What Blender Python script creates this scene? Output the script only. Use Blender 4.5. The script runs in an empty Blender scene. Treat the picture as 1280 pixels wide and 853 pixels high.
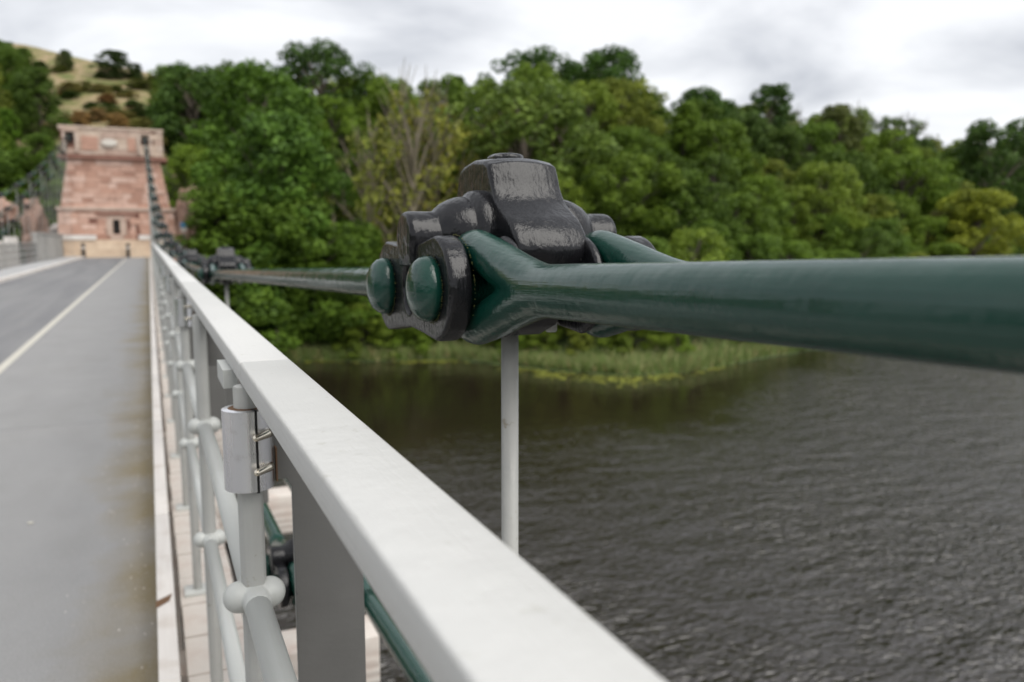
import bpy, bmesh, math, random
import numpy as np
from mathutils import Vector, Matrix, Euler, noise

S = bpy.context.scene
col = S.collection
rnd = random.Random(7)
rng = np.random.default_rng(7)
R = math.radians

# ---------------------------------------------------------------- camera
EYE = 10.0                       # metres above the river
YAW, PITCH = R(24.245), R(7.266)
cam_d = bpy.data.cameras.new('camera')
cam = bpy.data.objects.new('camera', cam_d); col.objects.link(cam)
cam.location = (0, 0, EYE)
cam.rotation_euler = (R(90) - PITCH, 0, -YAW)
cam_d.sensor_width = 36.0
cam_d.lens = 36.0 * 1000 / 1280
cam_d.clip_start = 0.02
cam_d.clip_end = 3000
cam_d.dof.use_dof = True
cam_d.dof.focus_distance = 0.90
cam_d.dof.aperture_fstop = 4.8
cam_d.dof.aperture_blades = 0
S.camera = cam
S.view_settings.view_transform = 'Standard'
S.view_settings.look = 'None'
S.view_settings.exposure = 0.65
S.view_settings.gamma = 1.0
S.cycles.use_denoising = True
S.cycles.max_bounces = 6
S.cycles.transparent_max_bounces = 6
S.cycles.sample_clamp_indirect = 6

# ---------------------------------------------------------------- sky and sun (overcast)
SUN_EL, SUN_ROT = R(52), R(150)
W = bpy.data.worlds.new('World'); S.world = W; W.use_nodes = True
nt = W.node_tree; nt.nodes.clear()
def N(t, tree, **kw):
    n = tree.nodes.new(t)
    for k, v in kw.items(): setattr(n, k, v)
    return n
L = nt.links.new
out = N('ShaderNodeOutputWorld', nt)
sky = N('ShaderNodeTexSky', nt, sky_type='NISHITA', sun_disc=False)
sky.sun_elevation = SUN_EL; sky.sun_rotation = SUN_ROT
bg1 = N('ShaderNodeBackground', nt); bg1.inputs[1].default_value = 0.08
L(sky.outputs[0], bg1.inputs[0])
tc = N('ShaderNodeTexCoord', nt)
sep = N('ShaderNodeSeparateXYZ', nt); L(tc.outputs['Generated'], sep.inputs[0])
zz = N('ShaderNodeMath', nt, operation='MAXIMUM'); L(sep.outputs[2], zz.inputs[0]); zz.inputs[1].default_value = 0.0
za = N('ShaderNodeMath', nt, operation='ADD'); L(zz.outputs[0], za.inputs[0]); za.inputs[1].default_value = 0.16
dx = N('ShaderNodeMath', nt, operation='DIVIDE'); L(sep.outputs[0], dx.inputs[0]); L(za.outputs[0], dx.inputs[1])
dy = N('ShaderNodeMath', nt, operation='DIVIDE'); L(sep.outputs[1], dy.inputs[0]); L(za.outputs[0], dy.inputs[1])
cb = N('ShaderNodeCombineXYZ', nt); L(dx.outputs[0], cb.inputs[0]); L(dy.outputs[0], cb.inputs[1])
nz = N('ShaderNodeTexNoise', nt); nz.inputs['Scale'].default_value = 1.15; nz.inputs['Detail'].default_value = 6; nz.inputs['Roughness'].default_value = 0.5
nz.inputs['Distortion'].default_value = 0.3
L(cb.outputs[0], nz.inputs['Vector'])
cr = N('ShaderNodeValToRGB', nt)
cr.color_ramp.elements[0].position = 0.36; cr.color_ramp.elements[0].color = (0.41, 0.425, 0.46, 1)
cr.color_ramp.elements[1].position = 0.57; cr.color_ramp.elements[1].color = (0.68, 0.69, 0.71, 1)
L(nz.outputs['Fac'], cr.inputs[0])
bg2 = N('ShaderNodeBackground', nt); bg2.inputs[1].default_value = 0.98
L(cr.outputs[0], bg2.inputs[0])
mx = N('ShaderNodeMixShader', nt); mx.inputs[0].default_value = 0.94
L(bg1.outputs[0], mx.inputs[1]); L(bg2.outputs[0], mx.inputs[2]); L(mx.outputs[0], out.inputs[0])

sun_d = bpy.data.lights.new('sun', 'SUN'); sun = bpy.data.objects.new('sun', sun_d); col.objects.link(sun)
sun_d.energy = 2.1; sun_d.angle = R(55); sun_d.color = (1, 0.965, 0.91)
sdir = Vector((math.cos(SUN_EL) * math.sin(SUN_ROT), math.cos(SUN_EL) * math.cos(SUN_ROT), math.sin(SUN_EL)))
sun.rotation_euler = sdir.to_track_quat('Z', 'Y').to_euler()
sun.location = (0, 0, 60)

# ---------------------------------------------------------------- materials
def mat(name, base, rough=0.5, metal=0.0, spec=0.5, coat=0.0):
    m = bpy.data.materials.new(name); m.use_nodes = True
    b = m.node_tree.nodes['Principled BSDF']
    b.inputs['Base Color'].default_value = (*base, 1)
    b.inputs['Roughness'].default_value = rough
    b.inputs['Metallic'].default_value = metal
    b.inputs['Specular IOR Level'].default_value = spec
    b.inputs['Coat Weight'].default_value = coat
    b.inputs['Coat Roughness'].default_value = 0.12
    return m, m.node_tree, b
def coords(t, scale, kind='Object', rot=(0, 0, 0)):
    c = N('ShaderNodeTexCoord', t); mp = N('ShaderNodeMapping', t)
    mp.inputs['Scale'].default_value = scale; mp.inputs['Rotation'].default_value = rot
    t.links.new(c.outputs[kind], mp.inputs[0]); return mp.outputs[0]
def nse(t, vec, scale, detail=3, rough=0.55, dist=0.0):
    n = N('ShaderNodeTexNoise', t); n.inputs['Scale'].default_value = scale
    n.inputs['Detail'].default_value = detail; n.inputs['Roughness'].default_value = rough; n.inputs['Distortion'].default_value = dist
    if vec is not None: t.links.new(vec, n.inputs['Vector'])
    return n.outputs['Fac']
def ramp(t, fac, stops):
    r = N('ShaderNodeValToRGB', t); e = r.color_ramp.elements
    while len(e) < len(stops): e.new(0.5)
    for k, (p, c) in enumerate(stops):
        e[k].position = p; e[k].color = (*c, 1) if len(c) == 3 else c
    t.links.new(fac, r.inputs[0]); return r.outputs[0]
def mixc(t, fac, a, b, mode='MIX'):
    m = N('ShaderNodeMix', t, data_type='RGBA', blend_type=mode)
    for v, i in ((fac, 0), (a, 6), (b, 7)):
        if hasattr(v, 'is_output'): t.links.new(v, m.inputs[i])
        elif isinstance(v, (int, float)): m.inputs[i].default_value = v
        else: m.inputs[i].default_value = (*v, 1)
    return m.outputs[2]
def bump(t, b, h, strength, dist, prev=None):
    n = N('ShaderNodeBump', t); n.inputs['Strength'].default_value = strength; n.inputs['Distance'].default_value = dist
    t.links.new(h, n.inputs['Height'])
    if prev is not None: t.links.new(prev, n.inputs['Normal'])
    t.links.new(n.outputs[0], b.inputs['Normal']); return n.outputs[0]
def setc(t, b, c): t.links.new(c, b.inputs['Base Color'])
def setr(t, b, c): t.links.new(c, b.inputs['Roughness'])
M = {}

def paint_material(name, c0, c1, rough, brush_scale, bstr, wear=None):
    m, t, b = mat(name, c0, rough, 0, 0.5, 0.0)
    v = coords(t, brush_scale)
    n1 = nse(t, v, 1.0, 5, 0.6)
    v2 = coords(t, (1, 1, 1)); n2 = nse(t, v2, 5 if 'rail' in name else 9, 4, 0.6); n3 = nse(t, v2, 160, 2, 0.5)
    c = mixc(t, n2, c0, c1)
    if wear:
        w = ramp(t, nse(t, v2, 42, 3, 0.7), [(0.64, (0, 0, 0)), (0.73, (1, 1, 1))])
        c = mixc(t, w, c, wear)
    setc(t, b, c)
    ra, rb = (.92, 1.1) if 'rail' in name else (.7, 1.5)
    setr(t, b, ramp(t, n2, [(0.3, (rough * ra,) * 3), (0.75, (rough * rb,) * 3)]))
    p = bump(t, b, nse(t, v2, 26, 3, 0.5), min(1, bstr * 1.3), 0.003)
    p = bump(t, b, n1, bstr, 0.002, p)
    bump(t, b, n3, bstr * .5, 0.0006, p)
    return m
M['green'] = paint_material('green_gloss_paint', (0.0025, 0.032, 0.022), (0.006, 0.050, 0.035), 0.145, (170, 7, 170), 0.38)
M['black'] = paint_material('black_gloss_paint', (0.006, 0.006, 0.007), (0.013, 0.013, 0.015), 0.22, (60, 60, 18), 0.75)
M['black'].node_tree.nodes['Principled BSDF'].inputs['Specular IOR Level'].default_value = 0.36
_b = M['black'].node_tree.nodes['Principled BSDF']; _t = M['black'].node_tree
_s = nse(_t, coords(_t, (150, 150, 14)), 1.0, 4, .6); _f = nse(_t, coords(_t, (1, 1, 1)), 75, 3, .6)
_r = mixc(_t, _s, (.07,) * 3, (.27,) * 3); _t.links.new(_r, _b.inputs['Roughness'])
_prev = _b.inputs['Normal'].links[0].from_socket
_p = bump(_t, _b, _s, .55, .0022, _prev); bump(_t, _b, ramp(_t, _f, [(.58, (0, 0, 0)), (.74, (1, 1, 1))]), .25, .0010, _p)
_w = ramp(_t, nse(_t, coords(_t, (1, 1, .5)), 150, 4, .8), [(0.70, (0, 0, 0)), (0.74, (1, 1, 1))])
_w = mixc(_t, 1.0, _w, ramp(_t, nse(_t, coords(_t, (1, 1, 1)), 14, 3), [(.42, (.1,) * 3), (.6, (1,) * 3)]), 'MULTIPLY')
_l = _b.inputs['Base Color'].links[0].from_socket
_mossn = ramp(_t, nse(_t, coords(_t, (1, 1, 1)), 13, 5, .75), [(0.63, (0, 0, 0)), (0.72, (.8, .8, .8))])
_c1 = mixc(_t, _mossn, _l, (.035, .037, .012)); _t.links.new(mixc(_t, _w, _c1, (.30, .30, .28)), _b.inputs['Base Color'])
M['grey'] = paint_material('grey_rail_paint', (0.55, 0.548, 0.53), (0.575, 0.573, 0.555), 0.42, (260, 12, 260), 0.4, (0.48, 0.475, 0.44))
M['rail'] = paint_material('white_grey_rail_paint', (0.47, 0.48, 0.46), (0.53, 0.54, 0.515), 0.38, (90, 20, 90), 0.2)
M['plate'] = paint_material('mid_grey_plate_paint', (0.135, 0.133, 0.128), (0.175, 0.172, 0.165), 0.36, (30, 30, 90), 0.25)
M['rod'] = paint_material('grey_rod_paint', (0.36, 0.36, 0.345), (0.44, 0.44, 0.415), 0.45, (60, 60, 8), 0.3, (0.27, 0.25, 0.2))

m, t, b = mat('brushed_stainless', (0.60, 0.60, 0.62), 0.24, 1.0)
v = coords(t, (220, 220, 3)); n1 = nse(t, v, 1.0, 3); bump(t, b, n1, 0.06, 0.0004)
setr(t, b, ramp(t, nse(t, coords(t, (60, 60, 4)), 1.0, 3), [(0.3, (0.22,) * 3), (0.7, (0.34,) * 3)]))
setc(t, b, mixc(t, ramp(t, nse(t, coords(t, (1, 1, 1)), 55, 4, .7), [(0.55, (0, 0, 0)), (0.75, (.7, .7, .7))]), (0.82, 0.82, 0.84), (0.66, 0.65, 0.65)))
M['steel'] = m
M['bolt'] = mat('polished_bolt', (0.72, 0.66, 0.55), 0.18, 1.0)[0]
M['rust'] = mat('rust_stain', (0.13, 0.07, 0.035), 0.9)[0]
M['dark'] = mat('dark_gap', (0.012, 0.012, 0.012), 0.9)[0]

m, t, b = mat('weathered_timber', (0.5, 0.43, 0.38), 0.85)
v = coords(t, (3.2, 16, 10)); wv = N('ShaderNodeTexWave', t); wv.wave_type = 'RINGS'; wv.rings_direction = 'X'
wv.inputs['Scale'].default_value = 1.1; wv.inputs['Distortion'].default_value = 5; wv.inputs['Detail'].default_value = 3; wv.inputs['Detail Scale'].default_value = 0.5
t.links.new(v, wv.inputs[0])
n2 = nse(t, coords(t, (1, 1, 1)), 7, 4)
c = mixc(t, wv.outputs['Fac'], (0.50, 0.445, 0.40), (0.64, 0.60, 0.55))
c = mixc(t, ramp(t, n2, [(0.45, (0, 0, 0)), (0.7, (.6, .6, .6))]), c, (0.44, 0.33, 0.28))
setc(t, b, c); bump(t, b, wv.outputs['Fac'], 0.4, 0.003); M['timber'] = m

m, t, b = mat('painted_kerb_timber', (0.6, 0.57, 0.53), 0.7)
v = coords(t, (60, 3, 60)); n1 = nse(t, v, 1, 5); n2 = nse(t, coords(t, (1, 1, 1)), 5, 4)
c = mixc(t, n1, (0.56, 0.52, 0.49), (0.68, 0.655, 0.62)); c = mixc(t, ramp(t, n2, [(0.52, (0, 0, 0)), (0.72, (.5, .5, .5))]), c, (0.40, 0.33, 0.27))
setc(t, b, c); bump(t, b, n1, 0.4, 0.002); M['kerb'] = m

m, t, b = mat('asphalt', (0.2, 0.2, 0.2), 0.85)
v = coords(t, (1, 1, 1)); n1 = nse(t, v, 1.3, 5, 0.6); n2 = nse(t, v, 140, 3, 0.7); n3 = nse(t, coords(t, (2.2, .12, 1)), 1.0, 3)
c = mixc(t, n1, (0.255, 0.256, 0.26), (0.335, 0.334, 0.333))
sp = N('ShaderNodeSeparateXYZ', t); t.links.new(v, sp.inputs[0])
lane = N('ShaderNodeMapRange', t); t.links.new(sp.outputs[0], lane.inputs[0])
lane.inputs[1].default_value = -1.62; lane.inputs[2].default_value = -1.70
lanem = N('ShaderNodeMath', t, operation='MULTIPLY'); t.links.new(lane.outputs[0], lanem.inputs[0]); t.links.new(ramp(t, n3, [(0.35, (.45,) * 3), (0.65, (1, 1, 1))]), lanem.inputs[1])
c = mixc(t, lanem.outputs[0], c, (0.17, 0.172, 0.183))
mossx = N('ShaderNodeMath', t, operation='ADD'); t.links.new(sp.outputs[0], mossx.inputs[0])
mm = N('ShaderNodeMath', t, operation='MULTIPLY'); t.links.new(n1, mm.inputs[0]); mm.inputs[1].default_value = 1.0
t.links.new(mm.outputs[0], mossx.inputs[1])
moss = ramp(t, mossx.outputs[0], [(0.06, (0, 0, 0)), (0.22, (.3,) * 3), (0.46, (.9, .9, .9))])
c = mixc(t, moss, c, (0.20, 0.155, 0.07))
n4 = nse(t, v, 420, 2, 0.6); vor = N('ShaderNodeTexVoronoi', t); vor.inputs['Scale'].default_value = 130; t.links.new(v, vor.inputs['Vector'])
c = mixc(t, ramp(t, n2, [(0.3, (.0,) * 3), (0.75, (1,) * 3)]), mixc(t, 1.0, c, (0.66, 0.65, 0.64), 'MULTIPLY'), c)
c = mixc(t, ramp(t, vor.outputs['Distance'], [(0.10, (.55,) * 3), (0.3, (0, 0, 0))]), c, (0.38, 0.37, 0.35))
n5 = nse(t, coords(t, (1, .35, 1)), 3.0, 5, .7); c = mixc(t, ramp(t, n5, [(0.46, (0, 0, 0)), (0.66, (.35,) * 3)]), c, (0.20, 0.197, 0.19))
setc(t, b, c); bump(t, b, n2, 0.5, 0.003); M['asphalt'] = m
M['marking'] = paint_material('worn_white_marking', (0.42, 0.40, 0.35), (0.52, 0.50, 0.44), 0.8, (8, 8, 8), 0.3, (0.3, 0.29, 0.27))
m, t, b = mat('footway_slab', (0.38, 0.38, 0.38), 0.85)
n1 = nse(t, coords(t, (1, .3, 1)), 2, 4); setc(t, b, mixc(t, n1, (0.33, 0.33, 0.335), (0.42, 0.42, 0.415))); M['footway'] = m

def stone_material(name, cols, scale=1.0, rough=0.9):
    m, t, b = mat(name, cols[0], rough)
    at = N('ShaderNodeAttribute', t); at.attribute_name = 'tint'
    c = ramp(t, at.outputs['Fac'], [(i / (len(cols) - 1), k) for i, k in enumerate(cols)])
    n1 = nse(t, coords(t, (1, 1, 1)), 1.2 * scale, 5, 0.6); n2 = nse(t, coords(t, (1, 1, 1)), 9 * scale, 4)
    c = mixc(t, ramp(t, n1, [(0.35, (.5, .5, .5)), (0.6, (0, 0, 0))]), c, mixc(t, 1.0, c, (0.66, 0.60, 0.58), 'MULTIPLY'))
    setc(t, b, c); bump(t, b, n2, 0.6, 0.03); return m
M['stone'] = stone_material('pink_red_sandstone', [(0.38, 0.21, 0.155), (0.55, 0.34, 0.26), (0.66, 0.47, 0.39), (0.50, 0.27, 0.19)])
M['stone_pale'] = stone_material('pale_pink_sandstone', [(0.50, 0.39, 0.31), (0.60, 0.49, 0.40), (0.45, 0.32, 0.26), (0.62, 0.53, 0.45)])
M['stone_ledge'] = stone_material('dark_red_ledge_stone', [(0.24, 0.12, 0.09), (0.32, 0.17, 0.13)])
M['cream'] = stone_material('cream_stone_wall', [(0.66, 0.50, 0.36), (0.74, 0.59, 0.44)])
M['coping'] = stone_material('white_coping_stone', [(0.68, 0.64, 0.60), (0.74, 0.71, 0.67)])
M['greywall'] = stone_material('grey_parapet_stone', [(0.36, 0.355, 0.34), (0.45, 0.44, 0.42)])
M['rock'] = stone_material('pink_cliff_rock', [(0.30, 0.19, 0.14), (0.46, 0.31, 0.25)], 1.6)
M['white'] = mat('white_plaque', (0.62, 0.58, 0.52), 0.6)[0]
M['glass'] = mat('dark_window_glass', (0.02, 0.022, 0.025), 0.08)[0]
M['red'] = mat('red_sign_face', (0.70, 0.07, 0.035), 0.5)[0]
M['blue'] = mat('blue_sign_face', (0.05, 0.22, 0.42), 0.5)[0]
M['bollard'] = mat('dark_bollard', (0.07, 0.06, 0.055), 0.6)[0]
M['web'] = mat('spider_silk', (0.5, 0.5, 0.46), 0.4)[0]

m, t, b = mat('hill_ground', (0.1, 0.12, 0.03), 0.95)
v = coords(t, (1, 1, 1)); n1 = nse(t, v, 0.09, 5, 0.6); n2 = nse(t, v, 0.9, 5, 0.65); n3 = nse(t, coords(t, (1, 1, 4.0)), 0.30, 6, .65)
at = N('ShaderNodeAttribute', t); at.attribute_name = 'dry'
c = mixc(t, n2, (0.026, 0.045, 0.012), (0.065, 0.095, 0.022))
d = ramp(t, n3, [(0.34, (0.07, 0.11, 0.025)), (0.44, (0.15, 0.15, 0.045)), (0.50, (0.30, 0.22, 0.12)), (0.56, (0.36, 0.26, 0.17)), (0.62, (0.20, 0.16, 0.06)), (0.70, (0.22, 0.09, 0.05))])
d = mixc(t, ramp(t, n2, [(0.4, (0, 0, 0)), (0.65, (.8, .8, .8))]), d, (0.10, 0.12, 0.03))
c = mixc(t, at.outputs['Fac'], c, d)
setc(t, b, c); bump(t, b, n2, 0.8, 0.3); M['ground'] = m

m, t, b = mat('river_water', (0.016, 0.0115, 0.0075), 0.05, 0, 0.5)
b.inputs['IOR'].default_value = 1.72
v = coords(t, (0.8, 1.55, 1), rot=(0, 0, R(24)))
def ridged(f):
    a_ = N('ShaderNodeMath', t, operation='SUBTRACT'); t.links.new(f, a_.inputs[0]); a_.inputs[1].default_value = 0.5
    b__ = N('ShaderNodeMath', t, operation='ABSOLUTE'); t.links.new(a_.outputs[0], b__.inputs[0])
    c_ = N('ShaderNodeMath', t, operation='SUBTRACT'); c_.inputs[0].default_value = 0.5; t.links.new(b__.outputs[0], c_.inputs[1]); return c_.outputs[0]
wp = coords(t, (1, 1, 1)); big = nse(t, v, 0.55, 3, 0.5, 0.3); med = ridged(nse(t, v, 2.0, 1.5, 0.5, 0.35)); sm = nse(t, v, 4.2, 2, 0.5, 0.3)
calm = N('ShaderNodeAttribute', t); calm.attribute_name = 'chop'
gust = ramp(t, nse(t, coords(t, (1, .35, 1), rot=(0, 0, R(24))), 0.11, 4), [(0.36, (0.35,) * 3), (0.62, (1.0,) * 3)])
st = N('ShaderNodeMath', t, operation='MULTIPLY'); t.links.new(calm.outputs['Fac'], st.inputs[0]); t.links.new(gust, st.inputs[1])
def wbump(h, dist, prev):
    n = N('ShaderNodeBump', t); n.inputs['Distance'].default_value = dist
    t.links.new(h, n.inputs['Height']); t.links.new(st.outputs[0], n.inputs['Strength'])
    if prev is not None: t.links.new(prev, n.inputs['Normal'])
    return n.outputs[0]
p = wbump(big, 0.55, None); p = wbump(med, 0.46, p); p = wbump(sm, 0.12, p)
t.links.new(p, b.inputs['Normal']); M['water'] = m
setr(t, b, ramp(t, calm.outputs['Fac'], [(0.0, (.03,) * 3), (1.0, (.22,) * 3)]))

def leaf_material(name, trans=0.3):
    m = bpy.data.materials.new(name); m.use_nodes = True; t = m.node_tree; t.nodes.clear()
    o = N('ShaderNodeOutputMaterial', t); oi = N('ShaderNodeObjectInfo', t); g = N('ShaderNodeNewGeometry', t)
    n1 = nse(t, coords(t, (1, 1, 1)), 0.9, 3, 0.6)
    c = mixc(t, ramp(t, n1, [(0.38, (0, 0, 0)), (0.66, (1, 1, 1))]), mixc(t, 1.0, oi.outputs['Color'], (0.50, 0.58, 0.55), 'MULTIPLY'), mixc(t, 1.0, oi.outputs['Color'], (1.25, 1.32, 1.0), 'MULTIPLY'))
    c = mixc(t, ramp(t, g.outputs['Random Per Island'], [(0.55, (0, 0, 0)), (1.0, (.6, .6, .6))]), c, mixc(t, 1.0, oi.outputs['Color'], (1.45, 1.5, 1.0), 'MULTIPLY'))
    d = N('ShaderNodeBsdfPrincipled', t); d.inputs['Roughness'].default_value = 0.55; d.inputs['Specular IOR Level'].default_value = 0.18
    tr = N('ShaderNodeBsdfTranslucent', t); mxs = N('ShaderNodeMixShader', t); mxs.inputs[0].default_value = trans
    t.links.new(c, d.inputs['Base Color']); t.links.new(c, tr.inputs[0])
    t.links.new(d.outputs[0], mxs.inputs[1]); t.links.new(tr.outputs[0], mxs.inputs[2]); t.links.new(mxs.outputs[0], o.inputs[0])
    return m
M['leaf'] = leaf_material('tree_leaf')
m, t, b = mat('tree_bark', (0.15, 0.11, 0.08), 0.9)
oi = N('ShaderNodeObjectInfo', t); n1 = nse(t, coords(t, (4, 4, 1)), 3, 4)
setc(t, b, mixc(t, n1, mixc(t, 1.0, oi.outputs['Color'], (.6, .6, .6), 'MULTIPLY'), oi.outputs['Color'])); bump(t, b, n1, .5, .05)
M['bark'] = m
m, t, b = mat('bank_grass_blades', (0.1, 0.14, 0.04), 0.7)
g = N('ShaderNodeNewGeometry', t)
setc(t, b, ramp(t, g.outputs['Random Per Island'], [(0, (0.11, 0.18, 0.035)), (0.5, (0.19, 0.26, 0.065)), (0.8, (0.30, 0.33, 0.14)), (1.0, (0.38, 0.28, 0.13))])); M['blade'] = m
m, t, b = mat('duckweed', (0.17, 0.19, 0.02), 0.6)
g = N('ShaderNodeNewGeometry', t)
setc(t, b, ramp(t, g.outputs['Random Per Island'], [(0, (0.10, 0.12, 0.015)), (1, (0.24, 0.25, 0.03))])); M['weed'] = m
M['moss'] = mat('joint_moss', (0.085, 0.085, 0.022), 0.95)[0]

# ---------------------------------------------------------------- mesh helpers
class MB:
    def __init__(s): s.v = []; s.f = []; s.sm = []; s.t = []
    def add(s, vs, fs, smooth=False, tint=0.0):
        o = len(s.v); s.v += [tuple(p) for p in vs]
        for f in fs: s.f.append([i + o for i in f]); s.sm.append(smooth); s.t.append(tint)
        return s
    def box(s, x0, x1, y0, y1, z0, z1, tint=0.0, jit=0):
        j = lambda: rnd.uniform(-jit, jit)
        vs = [(x + j(), y + j(), z + j()) for z in (z0, z1) for y in (y0, y1) for x in (x0, x1)]
        return s.add(vs, [(0, 2, 3, 1), (4, 5, 7, 6), (0, 1, 5, 4), (2, 6, 7, 3), (0, 4, 6, 2), (1, 3, 7, 5)], False, tint)
    def tube(s, pts, rad, n=12, cap=True, smooth=True, closed=False):
        pts = [Vector(p) for p in pts]; k = len(pts)
        if not hasattr(rad, '__len__'): rad = [rad] * k
        vs = []; up = None
        for i, p in enumerate(pts):
            a = pts[(i - 1) % k] if closed or i else pts[i]; c = pts[(i + 1) % k] if closed or i < k - 1 else pts[i]
            d = (c - a).normalized()
            if up is None:
                up = Vector((0, 0, 1)) if abs(d.z) < .9 else Vector((1, 0, 0))
            u = (up - d * up.dot(d)).normalized(); w = d.cross(u); up = u
            for j in range(n):
                th = 2 * math.pi * j / n; vs.append(p + (u * math.cos(th) + w * math.sin(th)) * rad[i])
        fs = []
        for i in range(k if closed else k - 1):
            for j in range(n):
                a, b2 = i * n + j, i * n + (j + 1) % n; c, d2 = ((i + 1) % k) * n + (j + 1) % n, ((i + 1) % k) * n + j
                fs.append((a, b2, c, d2))
        s.add(vs, fs, smooth)
        if cap and not closed:
            s.add(vs[:n], [tuple(range(n))[::-1]]); s.add(vs[-n:], [tuple(range(n))])
        return s
    def lathe(s, prof, axis='x', origin=(0, 0, 0), n=32, smooth=True):
        # prof: (along axis, radius)
        vs = []
        for a, r in prof:
            for j in range(n):
                th = 2 * math.pi * j / n; c, q = r * math.cos(th), r * math.sin(th)
                p = {'x': (a, c, q), 'y': (q, a, c), 'z': (c, q, a)}[axis]
                vs.append((p[0] + origin[0], p[1] + origin[1], p[2] + origin[2]))
        fs = [(i * n + j, i * n + (j + 1) % n, (i + 1) * n + (j + 1) % n, (i + 1) * n + j) for i in range(len(prof) - 1) for j in range(n)]
        s.add(vs, fs, smooth)
        s.add(vs[:n], [tuple(range(n))[::-1]], smooth); s.add(vs[-n:], [tuple(range(n))], smooth); return s
    def prism(s, prof, x0, x1, holes=None):
        # profile in (y, z), extruded along x
        n = len(prof); vs = [(x0, y, z) for y, z in prof] + [(x1, y, z) for y, z in prof]
        fs = [(i, (i + 1) % n, n + (i + 1) % n, n + i) for i in range(n)] + [tuple(range(n))[::-1], tuple(range(n, 2 * n))]
        return s.add(vs, fs)
    def mesh(s, name, m):
        me = bpy.data.meshes.new(name); me.from_pydata(s.v, [], s.f)
        if s.sm: me.polygons.foreach_set('use_smooth', s.sm)
        if any(s.t):
            a = me.attributes.new('tint', 'FLOAT', 'FACE'); a.data.foreach_set('value', s.t)
        bm = bmesh.new(); bm.from_mesh(me); bmesh.ops.remove_doubles(bm, verts=bm.verts, dist=1e-6) if not any(s.t) else None
        bmesh.ops.recalc_face_normals(bm, faces=bm.faces); bm.to_mesh(me); bm.free()
        if m: me.materials.append(M[m] if isinstance(m, str) else m)
        return me
    def build(s, name, m, parent=None, loc=None):
        return link(name, s.mesh(name, m), parent, loc)

def link(name, me, parent=None, loc=None, rot=None):
    o = bpy.data.objects.new(name, me); col.objects.link(o)
    if parent is not None: o.parent = parent
    if loc is not None: o.location = loc
    if rot is not None: o.rotation_euler = rot
    return o
def thing(name, label, cat, loc=(0, 0, 0), rz=0, group=None):
    o = bpy.data.objects.new(name, None); col.objects.link(o); o.location = loc; o.rotation_euler = (0, 0, rz)
    return tag(o, label, cat, group)
def tag(o, label, cat, group=None):
    o['label'] = label; o['category'] = cat
    if group: o['group'] = group
    return o
def struct(o, label=None, cat=None):
    o['kind'] = 'structure'
    if label: o['label'] = label
    if cat: o['category'] = cat
    return o
def stuff(o, label=None, cat=None):
    o['kind'] = 'stuff'
    if label: o['label'] = label
    if cat: o['category'] = cat
    return o
def bevelled(me, width, seg=3, smooth=True, angle=0.5, subsurf=0, remesh=0, smoothit=0):
    """bake bevel / remesh / smoothing into a mesh"""
    o = bpy.data.objects.new('tmp', me); col.objects.link(o)
    if remesh:
        q = o.modifiers.new('r', 'REMESH'); q.mode = 'VOXEL'; q.voxel_size = remesh; q.use_smooth_shade = True
        if smoothit:
            q = o.modifiers.new('s', 'SMOOTH'); q.factor = 0.6; q.iterations = smoothit
    if width:
        q = o.modifiers.new('b', 'BEVEL'); q.width = width; q.segments = seg; q.limit_method = 'ANGLE'; q.angle_limit = angle; q.harden_normals = False
    if subsurf:
        q = o.modifiers.new('u', 'SUBSURF'); q.levels = q.render_levels = subsurf
    dg = bpy.context.evaluated_depsgraph_get()
    r = bpy.data.meshes.new_from_object(o.evaluated_get(dg)); r.name = me.name
    if smooth:
        r.polygons.foreach_set('use_smooth', [True] * len(r.polygons))
    bpy.data.objects.remove(o)
    if smooth and width: 
        try: r.set_sharp_from_angle(angle=R(40))
        except Exception: pass
    return r
def roundbox(x0, x1, y0, y1, z0, z1, name, m, bw=0.003, seg=2):
    return bevelled(MB().box(x0, x1, y0, y1, z0, z1).mesh(name, m), bw, seg)

H = lambda h: EYE - h       # height from "metres below the eye"

# ================================================================ terrain and river
FH = (math.sin(YAW), math.cos(YAW)); RH = (math.cos(YAW), -math.sin(YAW))
def dr(x, y): return x * FH[0] + y * FH[1], x * RH[0] + y * RH[1]
def xy(d, r): return d * FH[0] + r * RH[0], d * FH[1] + r * RH[1]
BANK = [(-400, 200), (-160, 95), (-60, 70), (-17, 65.5), (-4, 66.5), (3, 61), (9, 58.5), (14, 60.5), (20, 66), (25, 71), (40, 82), (80, 116), (130, 150), (400, 240)]
def interp(tab, x):
    if x <= tab[0][0]: return tab[0][1]
    for (a, b), (c, d) in zip(tab, tab[1:]):
        if x <= c: return b + (d - b) * (x - a) / (c - a)
    return tab[-1][1]
def bank(r): return interp(BANK, r) + 0.8 * noise.noise(Vector((r * .22, 3, 0)))
PL = [(-60, -6), (0, 0.05), (3, 1.5), (8, 8.0), (12, 17.5), (16, 19.5), (30, 24), (48, 33.0), (70, 36.5), (120, 38), (600, 30)]
PM = [(-60, -6), (0, 0.05), (3, 1.0), (10, 4), (24, 11.5), (38, 18), (60, 20), (150, 21), (600, 18)]
def left_weight(d, r):
    q = r / max(d, 1)
    w = (-0.365 - q) / 0.065
    return min(1, max(0, w))
def ground(x, y):
    d, r = dr(x, y); s = d - bank(r); w = left_weight(d, r)
    z = (interp(PL, s) + max(0, -r / max(d, 1) - .43) * 32 * min(1, max(0, (s - 16) / 30))) * w + interp(PM, s) * (1 - w)
    if s > 3: z += 0.9 * noise.noise(Vector((x * .07, y * .07, 0))) * min(1, (s - 3) / 10)
    return z
ds = list(np.arange(50, 130, 1.6)) + list(np.arange(130, 240, 6)) + list(np.arange(240, 900, 60))
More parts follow.
